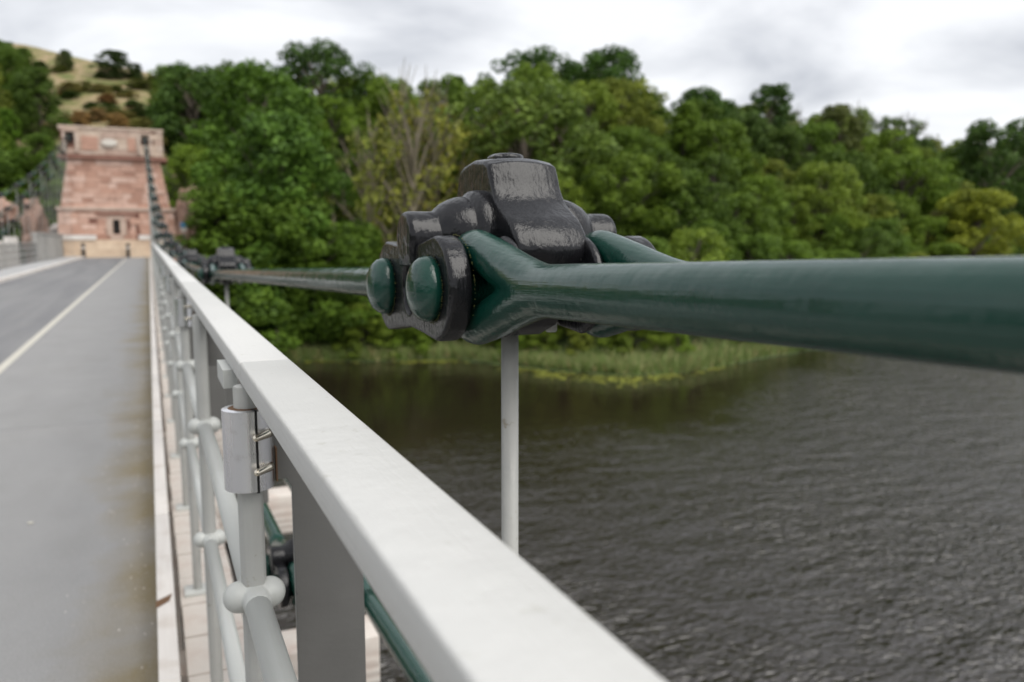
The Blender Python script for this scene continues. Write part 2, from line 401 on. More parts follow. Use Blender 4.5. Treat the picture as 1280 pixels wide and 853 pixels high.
rs = list(np.arange(-600, -120, 40)) + list(np.arange(-120, 140, 1.9)) + list(np.arange(140, 640, 40))
vs = []; dry = []
for d in ds:
    for r in rs:
        x, y = xy(d, r); vs.append((x, y, ground(x, y)))
        w = left_weight(d, r); s = d - bank(r)
        dry.append(w * min(1, max(0, (s - 12) / 6)))
nr = len(rs)
fs = [(i * nr + j, i * nr + j + 1, (i + 1) * nr + j + 1, (i + 1) * nr + j) for i in range(len(ds) - 1) for j in range(nr - 1)]
me = bpy.data.meshes.new('hill'); me.from_pydata(vs, [], fs); me.polygons.foreach_set('use_smooth', [True] * len(fs))
me.attributes.new('dry', 'FLOAT', 'POINT').data.foreach_set('value', dry)
me.materials.append(M['ground']); struct(link('hill', me))

# water as one sheet; 'chop' is how wind-ruffled it is (sheltered under the wooded bank)
xs = [-900, -300, -120] + list(np.arange(-60, 140, 4)) + [160, 300, 900]; ys = [-900, -300, -100, -40] + list(np.arange(-20, 140, 4)) + [160, 300, 900]
vs = [(x, y, 0.0) for y in ys for x in xs]; chop = []
for y in ys:
    for x in xs:
        d, r = dr(x, y); s = bank(r) - d
        k = min(1, max(0.06, (s - 18 + 0.9 * r) / 22)) if s < 60 else 1
        chop.append(k)
nx = len(xs)
me = bpy.data.meshes.new('river'); me.from_pydata(vs, [], [(i * nx + j, i * nx + j + 1, (i + 1) * nx + j + 1, (i + 1) * nx + j) for i in range(len(ys) - 1) for j in range(nx - 1)])
me.attributes.new('chop', 'FLOAT', 'POINT').data.foreach_set('value', chop)
me.materials.append(M['water']); struct(link('river', me))

# ================================================================ bridge deck
DY0, DY1 = -8.0, 78.0
RX = -4.75                                           # left kerb
deck = bpy.data.objects.new('bridge_deck', None); col.objects.link(deck); struct(deck)
for y0, y1 in ((DY0, 7.296), (7.308, 30.0), (30.01, 52), (52.01, 90)):
    x1 = -0.047
    MB().box(RX, x1, y0, y1, H(1.58), H(1.5)).build('road_surface', 'asphalt', deck)
MB().box(-4.7, -0.05, 7.2, 7.4, H(1.6), H(1.51)).build('joint_filler', 'dark', deck)
mk = MB()
y = -6.0
mk.box(-1.70, -1.60, -8, 7.29, H(1.4999), H(1.496)); mk.box(-1.70, -1.60, 7.31, 66, H(1.4999), H(1.496))
mk.build('road_marking', 'marking', deck)
MB().box(RX - .16, RX, DY0, 80, H(1.6), H(1.39)).build('kerb_stone', 'coping', deck)
MB().box(-6.45, RX - .161, DY0, 80, H(1.6), H(1.4)).build('footway', 'footway', deck)
# kerb timbers on the river side, with the broken notch
y = -4.0; n = 0
while y < 74:
    ln = 2.36 if y > 0 else 2.0
    me = bevelled(MB().box(-0.045, 0.020, y, y + ln - 0.006, H(1.56), H(1.4)).mesh('kerb_timber', 'kerb'), 0.004, 2)
    link('kerb_timber', me, deck); y += ln; n += 1
notch = MB(); notch.add([(-.048, 3.20, H(1.399)), (.0, 3.25, H(1.3985)), (.012, 3.32, H(1.3985)), (-.01, 3.30, H(1.3985)), (-.048, 3.27, H(1.399))], [(0, 1, 2, 3, 4)])
notch.build('splintered_notch', 'rust', deck)
# crosswise ledge planks
plank = [bevelled(MB().box(0.042, 0.262, 0, 0.285, -0.05, rnd.uniform(-.002, .002)).mesh('ledge_plank', 'timber'), 0.003, 1) for _ in range(5)]
y = -1.0; i = 0
while y < 70:
    o = link('plank', plank[i % 5], deck, (rnd.uniform(-.002, .004), y, H(1.503))); y += 0.295; i += 1
# crossbeams sticking out on the river side
beam_me = bevelled(MB().box(-6.9, 0.75, -0.1, 0.1, -0.24, 0).mesh('crossbeam', 'timber'), 0.006, 2)
for n in range(-2, 38):
    link('crossbeam', beam_me, deck, (0, 3.04 + 1.93 * n, H(1.554)))
MB().box(-6.6, 0.04, DY0, 78, H(1.62), H(1.5835)).build('deck_boards', 'timber', deck)
MB().box(0.30, 0.36, DY0, 76, H(1.95), H(1.83)).build('edge_girder', 'black', deck)

# ================================================================ river-side railing
rail = thing('bridge_railing', 'pale grey metal railing with ball jointed rails along the river side of the deck', 'railing', (0, 0, 0))
HX0, HX1 = 0.1085, 0.1815
seams = [-2.5, 1.20] + [1.20 + 2.36 * k for k in range(1, 31)]
for k, (a, c) in enumerate(zip(seams, seams[1:])):
    dz = rnd.uniform(-.0015, .0015) if k > 0 else 0
    me = roundbox(HX0, HX1, a + .0015, c - .0015, H(.206), H(.175), 'handrail', 'grey', 0.0045, 3)
    link('handrail', me, rail, (0, 0, dz))
PY = [1.18 * k for k in range(-1, 61)]
def post_mesh(r=0.0185, n=8):
    return MB().tube([(0, 0, H(1.5)), (0, 0, H(.2065))], r, n, True, False).mesh('post', 'rod')
pm = bevelled(post_mesh(), 0.003, 2, True, 0.4); pm_far = post_mesh(.0185, 6)
ball = MB()
def ballring(m, x, z, r=0.024):
    m.lathe([(-r * math.cos(a), max(.0005, r * math.sin(a))) for a in np.linspace(0, math.pi, 11)], 'x', (x, 0, z), 20)
def collar(z):
    m = MB()
    ballring(m, -0.021, z, .0235); ballring(m, 0.021, z, .0235); ballring(m, 0, z, .026)
    m.tube([(0, -.05, z), (0, .05, z)], .0195, 16)
    return m
cm_near = [bevelled(collar(z).mesh('ball_joint', 'rail'), 0, remesh=0.0022, smoothit=3) for z in (H(.52), H(.85))]
cm_far = [collar(z).mesh('ball_joint', 'rail') for z in (H(.52), H(.85))]
base_me = roundbox(-.055, .055, -.05, .05, H(1.5025), H(1.488), 'base_plate', 'rail', .002)
def plate_mesh():
    prof = [(0.128, H(.2068)), (0.176, H(.2068)), (0.225, H(.25)), (0.284, H(.30)), (0.284, H(.775)), (0.178, H(.775)), (0.178, H(.372)), (0.170, H(.358)), (0.128, H(.354))]
    n = len(prof); vs = [(x, -.006, z) for x, z in prof] + [(x, .006, z) for x, z in prof]
    m = MB().add(vs, [(i, (i + 1) % n, n + (i + 1) % n, n + i) for i in range(n)] + [tuple(range(n))[::-1], tuple(range(n, 2 * n))])
    return bevelled(m.mesh('stanchion_plate', 'plate'), 0.0018, 2)
plm = plate_mesh()
def clamp_mesh():
    m = MB(); r = .0345
    m.lathe([(H(.356), r - .002), (H(.355), r), (H(.2395), r), (H(.2385), r - .002), (H(.2385), .019)], 'z', (0, 0, 0), 48)
    return bevelled(m.mesh('clamp', 'steel'), 0, subsurf=0)
clm = clamp_mesh(); clm.polygons.foreach_set('use_smooth', [True] * len(clm.polygons))
clm.set_sharp_from_angle(angle=R(35))
gm = MB().box(-.0018, .0018, -.0350, -.02, H(.357), H(.2375)).mesh('clamp_gap', 'dark')
bolt_me = MB().lathe([(-.040, .0012), (-.038, .0038), (-.034, .0050), (-.008, .0068), (0, .0068)], 'y', (0, 0, 0), 20).mesh('clamp_bolt', 'bolt')
dirt_me = MB().lathe([(H(.2388), .027), (H(.2382), .025), (H(.2378), .0195)], 'z', (0, 0, 0), 24).mesh('clamp_top_dirt', 'rust')
flange_me = roundbox(.006, .062, -.0315, -.004, H(.352), H(.242), 'clamp_flange', 'steel', .002)
for k, y in enumerate(PY):
    near = y < 9
    p = link('post', pm if near else pm_far, rail, (.115, y, 0))
    link('base_plate', base_me, p, (0, 0, 0))
    for q in (0, 1): link('ball_joint', (cm_near if y < 5 else cm_far)[q], p)
    if y < 40: link('stanchion_plate', plm, rail, (0, y + .030, 0))
    if k % 2 == 0 and 0 < y < 16:
        c = link('clamp', clm, p); 
        link('clamp_gap', gm, p, (-.001, 0, 0), (0, 0, R(16))); link('clamp_top_dirt', dirt_me, p)
        for z in (.273, .322): link('clamp_bolt', bolt_me, p, (.027, -.024, H(z)), (0, 0, R(-38)))
        link('rust_streak', MB().box(.0365, .0385, -.010, .006, H(.350), H(.30)).mesh('rust_streak', 'rust'), p)
# k%2 phase: post at y=1.18 is k=2
for h in (.52, .85):
    for a, c in zip(PY, PY[1:]):
        MB().tube([(.115, a + .03, H(h)), (.115, c - .03, H(h))], .0185 if h < .6 else .017, 16).build('rail', 'rail', rail)
MB().box(.096, .118, 1.33, 1.45, H(.236), H(.2065)).build('seam_bracket', 'rail', rail)

# ================================================================ far-side railing (left)
rail2 = thing('bridge_railing', 'grey metal railing of thin uprights along the footway on the far left', 'railing', (0, 0, 0))
for a in np.arange(20, 66, 2.36):
    MB().box(-6.44, -6.36, a, a + 2.35, H(.235), H(.20)).build('handrail', 'grey', rail2)
pf = MB().tube([(0, 0, H(1.4)), (0, 0, H(.22))], .022, 6, True, False).mesh('post', 'plate')
bl = MB().tube([(0, 0, H(1.36)), (0, 0, H(.22))], .010, 5, True, False).mesh('baluster', 'plate')
for k in range(40): link('post', pf, rail2, (-6.4, 20 + 1.18 * k, 0))
for k in range(40):
    for j in (1, 2, 3): link('baluster', bl, rail2, (-6.4, 20 + 1.18 * (k + j / 4), 0))
for h in (.52, .85, 1.2):
    MB().tube([(-6.4, 20, H(h)), (-6.4, 66.5, H(h))], .02, 8).build('rail', 'grey', rail2)
par = thing('parapet', 'taller pale grey stone parapet where the left footway meets the abutment', 'parapet', (0, 0, 0))
pw = MB(); pw.box(-6.62, -6.38, 58, 78, H(1.42), H(-.30), .3); pw.build('wall', 'greywall', par)
y = 58
for k in range(14):
    MB().box(-6.379, -6.33, y + .1, y + 1.32, H(1.30), H(-.18), rnd.random()).build('panel', 'greywall', par); y += 1.42
MB().box(-6.68, -6.30, 58, 78, H(-.301), H(-.42), .9).build('coping', 'greywall', par)
pil = thing('gate_pillar', 'grey stone pillar with a pale domed cap at the end of the left parapet', 'pillar', (-6.95, 78.6, 0))
MB().box(-.6, .6, -.55, .55, H(1.5), H(-.75), .6).build('shaft', 'greywall', pil)
MB().box(-.72, .72, -.66, .66, H(-.751), H(-.90), .8).build('cap_slab', 'coping', pil)
MB().lathe([(H(-.901), .62), (H(-1.05), .58), (H(-1.22), .42), (H(-1.32), .18), (H(-1.34), .01)], 'z', (0, 0, 0), 16).build('dome', 'coping', pil)

# ================================================================ chains
def joint_meshes(near):
    seg = 40 if near else 14
    out = {}
    # saddle cap: bell-shaped block, profile in (y, z) from the pin line
    c = .015
    half_f = [(-.060, .167), (-.067, .150), (-.073, .133), (-.086, .113), (-.106, .098), (-.126, .085), (-.142, .068), (-.150, .050), (-.147, .032), (-.130, .010)]
    def cr_(pts, n):
        o_ = []; P_ = [pts[0]] + pts + [pts[-1]]
        for i in range(1, len(P_) - 2):
            for k in range(n):
                t_ = k / n; q = []
                for a in (0, 1):
                    p0, p1, p2, p3 = (P_[i + j][a] for j in (-1, 0, 1, 2))
                    q.append(.5 * (2 * p1 + (p2 - p0) * t_ + (2 * p0 - 5 * p1 + 4 * p2 - p3) * t_ * t_ + (3 * p1 - p0 - 3 * p2 + p3) * t_ ** 3))
                o_.append(tuple(q))
        return o_ + [pts[-1]]
    half_f = cr_(half_f, 4 if near else 1)
    prof = [(y + c, z) for y, z in half_f] + [(-y + c + .004, z) for y, z in half_f[::-1]]
    top = [(.045 + c, .1735), (.0 + c, .178), (-.045 + c, .1735)]
    m = MB().prism(prof + top, -.047, .057)
    cap = bevelled(m.mesh('saddle_cap', 'black'), .0035 if near else .004, 4 if near else 1, True, 0.9)
    if near: cap = bevelled(cap, 0, remesh=.0019, smoothit=6)
    for v in cap.vertices:
        q = ((v.co.x - .005) / .052) ** 2; v.co.y -= math.copysign(min(1, abs(v.co.y - c) / .05), v.co.y - c) * .0075 * q
        if v.co.z > .12: v.co.z -= .0050 * q * min(1, (v.co.z - .12) / .04)
    out['cap'] = cap
    lp = MB().lathe([(.174, .026), (.182, .025), (.1845, .020), (.185, .004)], 'z', (.006, .02, 0), seg)
    lp.box(-.02, .012, .0, .03, .17, .181)
    out['lug'] = bevelled(lp.mesh('top_lug', 'black'), 0, remesh=.0022, smoothit=2) if near else lp.mesh('top_lug', 'black')
    # hub round the cross pin
    m = MB()
    hp = [(-.135, .030), (-.116, .031), (-.112, .035), (-.104, .0415), (-.094, .0465), (-.084, .0500), (-.074, .0515), (-.071, .0505), (-.069, .0508), (-.067, .055), (-.062, .059), (-.054, .0605), (-.044, .060)]
    pr = hp + [(-a, b) for a, b in hp[::-1]]
    m.lathe(pr, 'x', (0, -.006, .070), seg); out['hub'] = m.mesh('hub', 'black')
    m = MB(); r = .036
    m.lathe([(-.157, r - .006), (-.155, r - .001), (-.150, r), (.150, r), (.155, r - .001), (.157, r - .006)], 'x', (0, -.004, .065), seg)
    # squarish foot that sits in the groove of the link plates
    m.box(-.1555, -.09, -.034, .026, .028, .066); m.box(.09, .1555, -.034, .026, .028, .066)
    out['cross'] = bevelled(m.mesh('cross_pin', 'black'), 0, remesh=.0024, smoothit=8) if near else m.mesh('cross_pin', 'black')
    # link plate with slot
    def lprof(rr=.066, waist=.054):
        pts = []
        for sgn in (1, -1):
            for k in range(15):
                th = R(-80 + 160 * k / 14); pts.append((sgn * (.100 + rr * math.cos(th)), sgn * rr * math.sin(th)))
            pts.append((sgn * .050, sgn * (waist + .004))); pts.append((sgn * .0, sgn * waist)); pts.append((-sgn * .050, sgn * (waist + .004)))
        return pts
    def link_plate(x0, x1, slot):
        op = lprof(); n = len(op)
        m = MB()
        if slot:
            ip = []
            for y, z in op:
                a = math.atan2(z * 1.6, y); ip.append((.024 * math.cos(a), .036 * math.sin(a)))
            vs = [(x0, *p) for p in op] + [(x1, *p) for p in op] + [(x0, *p) for p in ip] + [(x1, *p) for p in ip]
            fs = []
            for i in range(n):
                j = (i + 1) % n
                fs += [(i, j, n + j, n + i), (2 * n + i, 3 * n + i, 3 * n + j, 2 * n + j), (i, 2 * n + i, 2 * n + j, j), (n + i, n + j, 3 * n + j, 3 * n + i)]
            m.add(vs, fs)
        else: m.prism(op, x0, x1)
        me = bevelled(m.mesh('link_plate', 'black'), .005 if near else .003, 3 if near else 1, True, .8)
        if near: me = bevelled(me, 0, remesh=.0022, smoothit=8)
        return me
    out['plates'] = [link_plate(-.150, -.120, True), link_plate(.120, .150, True), link_plate(-.062, -.049, False), link_plate(.049, .062, False)]
    def pin(y):
        m = MB(); r = .0405
        half = [(.1800, .001), (.1796, .012), (.1770, .023), (.1725, .032), (.166, .038), (.159, r), (.1505, r), (.1505, .026)]
        pr = [(-a, b) for a, b in half] + [(a, b) for a, b in half[::-1]]
        m.lathe(pr, 'x', (0, y, 0), seg); return m.mesh('pin', 'green')
    out['pins'] = [pin(-.100), pin(.100)]
    m = MB()  # yoke below, holding the hanger
    m.prism([(-.10, .01), (-.11, -.02), (-.075, -.055), (-.03, -.070), (.03, -.070), (.075, -.055), (.11, -.02), (.10, .01)], -.036, .036)
    
    out['yoke'] = bevelled(m.mesh('yoke', 'black'), .005, 2, True, .6)
    out['nuts'] = MB().lathe([(-.066, .007), (-.064, .009), (-.050, .009)], 'z', (.040, -.050, 0), 6, False).mesh('nut', 'rod')
    return out
JN = joint_meshes(True); JF = joint_meshes(False)
def moss_mesh():
    m = MB(); r_ = random.Random(5)
    def tuft(x, y, z, q):
        for _ in range(3):
            a = [Vector((r_.uniform(-q, q), r_.uniform(-q, q), r_.uniform(-q, q))) for _ in range(3)]
            m.add([Vector((x, y, z)) + v for v in a], [(0, 1, 2)])
    for y0 in (-.100, .100):
        for _ in range(110):
            th = r_.gauss(-.9, .8) if r_.random() < .7 else r_.uniform(0, 6.28)
            rr = r_.uniform(.0405, .0435); tuft(-.1512, y0 - rr * math.cos(th), rr * math.sin(th), .0010)
    for _ in range(60):
        t_ = r_.random(); tuft(-.119, -.10 - .066 * math.cos(t_ * 2.6 - .6), .066 * math.sin(t_ * 2.6 - .6), .0011)
    for _ in range(60): tuft(r_.uniform(-.115, -.06), r_.gauss(.02, .05), r_.uniform(.045, .055), .0022)
    return m.mesh('moss', 'moss')
MOSS = moss_mesh()
def joint_single():
    m = MB()
    for me in (JF['cap'], JF['cross'], JF['yoke'], *JF['plates']):
        m.add([v.co for v in me.vertices], [list(p.vertices) for p in me.polygons], True)
    return m.mesh('chain_joint', 'black')
JS = joint_single()

def eye_path(n=40):
    """loop of an eyebar: pin at origin, bar leaves toward -y"""
    rc = .0480; D = .148
    ta = math.acos(rc / D); pts = []
    for k in range(n + 1):
        th = ta + (2 * math.pi - 2 * ta) * k / n
        pts.append((0, -rc * math.cos(th), rc * math.sin(th)))
    st = (0, -D - .052, 0)
    def blend(e):
        e = Vector(e); s = Vector(st); o_ = []
        for q in (0, .12, .24, .36, .48, .6, .72, .84, .93):
            p = s.lerp(e, q); p.z = e.z * (q ** 1.4 * (1 - q) + q * q) ; o_.append(tuple(p))
        return o_
    return blend(pts[0]) + pts + blend(pts[-1])[::-1]
def eye_mesh(near):
    m = MB(); path = eye_path(40 if near else 12)
    rad = [.0278 - .0038 * min(1, min(i, len(path) - 1 - i) / 9) for i in range(len(path))]
    m.tube(path, rad, 20 if near else 6)
    if near:
        me = bevelled(m.mesh('eye', 'green'), 0, remesh=.0024, smoothit=7)
        return me
    return m.mesh('eye', 'green')
EN = eye_mesh(True); EF = eye_mesh(False)
def bar_mesh(Lb, r=.0275, n=40, far=False):
    rows = 2 if far else 60
    y0, y1 = .192, Lb - .192
    pts = [(0, y0 + (y1 - y0) * k / rows, 0) for k in range(rows + 1)]
    return MB().tube(pts, r, 8 if far else n).mesh('eyebar', 'green')

def fork_r(n):
    return [.0282 - (.0282 - .0250) * min(1, min(i, n - 1 - i) / 9) for i in range(n)]
def near_bar_mesh(Lb):
    m = MB(); path = eye_path(40)
    m.tube([(0, y + Lb, z) for x, y, z in path], fork_r(len(path)), 24)
    ys = [.06, Lb - .34, Lb - .196]
    m.tube([(0, y, 0) for y in ys], [.0282, .0282, .0281], 36)
    return bevelled(m.mesh('eyebar', 'green'), 0, remesh=.0025, smoothit=16)
K2, YM = .0022, 11.5
def chain_h(tier, y):
    base = .305 - K2 * (y - YM) ** 2
    if y < 0: base = (.064 - .035 * (1.04 - y)) if tier == 0 else -.010
    gap = .97 * (1 - .62 * (max(0, y - YM) / 63.5) ** 2)
    return base + gap * tier
def chain(side, tier, label):
    root = thing('suspension_chain', label, 'chain', (0, 0, 0))
    ys = [1.04 + 1.573 * tier + 4.72 * n for n in range(-1, 16)]
    ys = [y for y in ys if y < 73.0] + [74.6]
    if side < 0: ys = [y for y in ys if y > 18]
    if tier == 2: ys = [y for y in ys if y > 24]
    def cx(y):
        s = (max(0, y - YM) / 63.5) ** 2
        return .465 - .35 * s if side > 0 else -6.35 + .95 * s
    P = [Vector((cx(y), y, H(chain_h(tier, y)))) for y in ys]
    for i, p in enumerate(P):
        last = i == len(P) - 1
        a = P[i - 1] if i else P[i]; c = P[i + 1] if not last else P[i]
        ang = math.atan2((c - a).z, (c - a).y)
        dist = p.y
        if not last and (p.y > 0):
            if dist < 13 and side > 0:
                J = JN if dist < 4 else JF
                q = link('saddle_cap', J['cap'], root, p, (ang, 0, 0))
                link('top_lug', J['lug'], q); link('hub', J['hub'], q); link('cross_pin', J['cross'], q); link('yoke', J['yoke'], q); link('nut', J['nuts'], q)
                for me in J['plates']: link('link_plate', me, q)
                for me in J['pins']: link('pin', me, q)
                if dist < 4 and tier == 0: stuff(link('moss', MOSS, q))
            else:
                q = link('chain_joint', JS, root, p, (ang, 0, 0))
                if dist < 60 and side > 0 or dist < 45:
                    for me in JF['pins']: link('pin', me, q)
            hb = H(1.60)
            if p.z - .1 > hb:
                MB().tube([(0, 0, -.05), (0, 0, hb - p.z)], .0125, 16 if dist < 6 else 6).build('hanger_rod', 'rod', root, p)
        if not last:
            # bars from this joint's far pin to the next joint's near pin
            e = Vector((0, math.cos(ang) * .1, math.sin(ang) * .1)) if i or p.y > 0 else Vector((0, .1, 0))
            st = p + e
            q2 = P[i + 1]; a2 = P[i]; c2 = P[i + 2] if i + 2 < len(P) else P[i + 1]
            ang2 = math.atan2((c2 - a2).z, (c2 - a2).y)
            en = q2 - Vector((0, math.cos(ang2) * .1, math.sin(ang2) * .1))
            d = en - st; Lb = d.length; rx = math.asin(d.z / Lb); rzz = -math.atan2(d.x, d.y)
            far = st.y > 14 or side < 0
            for sx in (-.09, .09):
                if i == 0 and side > 0 and tier == 0:
                    if sx < 0: nb = near_bar_mesh(Lb)
                    link('eyebar', nb, root, st + Vector((sx, 0, 0)), (rx, 0, rzz)); continue
                bo = link('eyebar', bar_mesh(Lb, far=far), root, st + Vector((sx, 0, 0)), (rx, 0, rzz))
                nearA = st.y < 4 and side > 0; nearB = en.y < 4 and side > 0
                if not far:
                    # eye at start: bar leaves toward +y -> rotate half a turn
                    link('bar_eye', EN if nearA else EF, bo, (0, 0, 0), (0, 0, math.pi))
                    link('bar_eye', EN if nearB else EF, bo, (0, Lb, 0), (0, 0, 0))
    return root
chain(1, 0, 'top green eyebar chain with the big black saddle joint above the river side railing')
chain(1, 1, 'second green eyebar chain seen low behind the near railing posts')
chain(1, 2, 'lowest chain on the river side rising to the pier beside the handrail end')
chain(-1, 0, 'uppermost of the three chains above the footway on the far left')
chain(-1, 1, 'middle one of the three chains above the footway on the far left')
chain(-1, 2, 'lowest of the three chains above the footway on the far left')
# ================================================================ pier (tower), walls
pier = thing('stone_pier', 'tall pink red sandstone suspension pier with a pale top block and white plaque', 'tower', (0, 75, 0))
def masonry(x0a, x1a, x0b, x1b, z0, z1, yf, depth, name, m, ch=.42, sl=.85, skip=None, amp=.05, core=True):
    """coursed wall from z0 to z1; width tapers from (x0a,x1a) at the bottom to (x0b,x1b) on top"""
    mb = MB(); z = z0; k = 0
    while z < z1 - .05:
        h = min(ch * rnd.uniform(.85, 1.15), z1 - z)
        if z1 - z - h < .15: h = z1 - z
        q = (z - z0) / (z1 - z0); a = x0a + (x0b - x0a) * q; b = x1a + (x1b - x1a) * q
        x = a - (rnd.uniform(0, sl * .5) if k % 2 else 0); row = rnd.uniform(-.12, .12)
        while x < b:
            w = sl * rnd.uniform(.7, 1.4); xa, xb = max(x, a), min(x + w, b)
            if xb - xa > .12 and not (skip and skip((xa + xb) / 2, z + h / 2)):
                o = rnd.uniform(0, amp)
                mb.box(xa + .012, xb - .012, yf - o, yf + .3, z + .012, z + h - .012, min(1, max(.01, rnd.uniform(.1, .9) + row)))
            x += w
        z += h; k += 1
    o = stuff(mb.build(name, m, pier)); 
    return o
core = MB(); 
def slab(mb, xa, xb, za, xc, xd, zb, y0, y1, tint=.2):
    vs = [(xa, y0, za), (xb, y0, za), (xb, y1, za), (xa, y1, za), (xc, y0, zb), (xd, y0, zb), (xd, y1, zb), (xc, y1, zb)]
    mb.add(vs, [(0, 3, 2, 1), (4, 5, 6, 7), (0, 1, 5, 4), (1, 2, 6, 5), (2, 3, 7, 6), (3, 0, 4, 7)], False, tint)
slab(core, -6.75, 2.2, H(1.6), -6.55, 2.0, H(-2.35), .12, 5.2)
slab(core, -6.35, 1.75, H(-2.6), -5.6, 1.1, H(-6.5), .32, 5.0)
slab(core, -6.1, 1.4, H(-6.85), -6.1, 1.4, H(-8.95), .22, 1.5)
core.build('core_wall', 'stone_ledge', pier)
win = lambda x, z: abs(x + 2.4) < 1.45 and H(1.6) < z < H(-2.0)
masonry(-6.8, 2.25, -6.6, 2.05, H(1.6), H(-2.35), 0, .3, 'lower_stones', 'stone', skip=win)
masonry(-6.4, 1.8, -5.65, 1.15, H(-2.6), H(-6.5), .2, .3, 'upper_stones', 'stone', amp=.09)
masonry(-6.18, 1.5, -6.18, 1.5, H(-6.85), H(-8.95), .1, .3, 'top_block_stones', 'stone_pale', .5, 1.0, skip=lambda x, z: abs(x + 5.4) < .35 and z > H(-7.5) or abs(x - .12) < .35 and z > H(-7.5))
MB().box(-6.24, 1.57, .02, 1.6, H(-8.951), H(-9.12), .4).build('top_ledge', 'stone_pale', pier)
MB().box(-6.42, 1.76, -.12, 4.0, H(-6.501), H(-6.80), .4).build('cornice', 'stone_ledge', pier)
MB().box(-6.75, 2.2, -.16, 5.2, H(-2.351), H(-2.60), .8).build('string_course', 'stone_pale', pier)
for x in (-5.4, .12):
    f = MB().box(x - .45, x + .45, -.12, .2, H(-8.62), H(-8.80), .5).build('saddle_opening', 'stone_pale', pier)
    MB().box(x - .20, x + .20, .02, .5, H(-7.8), H(-8.5), .1).build('recess', 'dark', f)
    for sx in (-1, 1): MB().box(x + sx * .45 - .09, x + sx * .45 + .09, -.1, .2, H(-7.0), H(-8.619), .9).build('jamb', 'stone_pale', f)
for xa, xb in ((-4.6, -3.4), (-1.2, -.6)):
    MB().box(xa, xb, .01, .25, H(-7.2), H(-8.3), .2).build('sunk_panel', 'stone', pier)
pl = MB(); 
vs = [(0, 0)] ; ring = [(.60 * math.cos(a), .30 * math.sin(a)) for a in np.linspace(0, 2 * math.pi, 24, endpoint=False)]
pl.add([(x - 2.55, -.10, z + H(-7.85)) for x, z in ring] + [(x * .9 - 2.55, -.16, z * .9 + H(-7.85)) for x, z in ring], [tuple(range(24, 48))] + [(i, (i + 1) % 24, 24 + (i + 1) % 24, 24 + i) for i in range(24)])
pl.build('plaque', 'white', pier)
# recessed bay with small window
MB().box(-3.95, -.85, -.10, .3, H(-2.0), H(-2.16), .9).build('bay_lintel', 'stone_ledge', pier)
bay = MB(); z = H(1.6)
while z < H(-1.99):
    x = -3.85
    while x < -.95:
        w = rnd.uniform(.6, 1.1); xb = min(x + w, -.95)
        if not (x < -2.0 and xb > -2.8 and H(-.2) < z < H(-1.55)):
            bay.box(x + .012, xb - .012, .09 - rnd.uniform(0, .03), .4, z + .012, min(z + .4, H(-2.0)) - .012, rnd.uniform(.1, .9))
        x = xb
    z += .4
stuff(bay.build('bay_stones', 'stone', pier))
wn = MB(); 
for x0, x1, z0, z1 in ((-3.15, -2.66, H(-.3), H(-1.6)), (-2.14, -1.65, H(-.3), H(-1.6)), (-3.0, -1.8, H(-1.601), H(-1.9)), (-2.9, -1.9, H(.15), H(-.299))):
    wn.box(x0, x1, .0, .3, z0, z1, .8)
wf = wn.build('window', 'stone_pale', pier)
MB().box(-2.659, -2.141, .12, .2, H(-.3), H(-1.6)).build('pane', 'glass', wf)
MB().box(-2.42, -2.38, .09, .118, H(-.3), H(-1.6)).build('glazing_bar', 'plate', wf)

def wallthing(label, x0, x1, y, z0, z1, m, ch, sl, copm=None, cop=None):
    r_ = thing('stone_wall', label, 'wall', ((x0 + x1) / 2, y, z0)); W2 = (x1 - x0) / 2; hh = z1 - z0
    mb = MB(); z = 0
    while z < hh - .01:
        h = min(ch, hh - z); x = -W2
        while x < W2 - .01:
            w = min(sl * rnd.uniform(.8, 1.3), W2 - x); 
            if W2 - x - w < .2: w = W2 - x
            mb.box(x + .005, x + w - .005, -rnd.uniform(0, .02), .5, z + .004, z + h - .004, rnd.uniform(.1, 1)); x += w
        z += h
    stuff(mb.build('stones', m, r_))
    if cop: 
        for a, b_, t_ in cop: MB().box(a - (x0 + x1) / 2, b_ - (x0 + x1) / 2, -.12, .6, hh + .003, hh + t_, .7).build('coping', copm, r_)
    return r_
wallthing('cream roadside stone wall across the foot of the pink pier', -6.3, 1.9, 73.9, H(1.6), H(.06), 'cream', .38, 1.1, 'coping', [(-6.3, -3.9, .38), (-.75, 1.9, .38)])
for x, lb in ((-4.85, 'left one of two dark posts before the cream wall under the pier'), (-1.6, 'right one of two dark posts before the cream wall under the pier')):
    bo = thing('bollard', lb, 'bollard', (x, 73.3, H(1.5)), 0, 'posts before the cream wall')
    MB().lathe([(0, .15), (.95, .13), (1.0, .16), (1.08, .16), (1.15, .1), (1.17, .01)], 'z', (0, 0, 0), 10).build('post', 'bollard', bo)
    MB().lathe([(.70, .142), (.71, .15), (.84, .148), (.85, .14)], 'z', (0, 0, 0), 10).build('band', 'coping', bo)
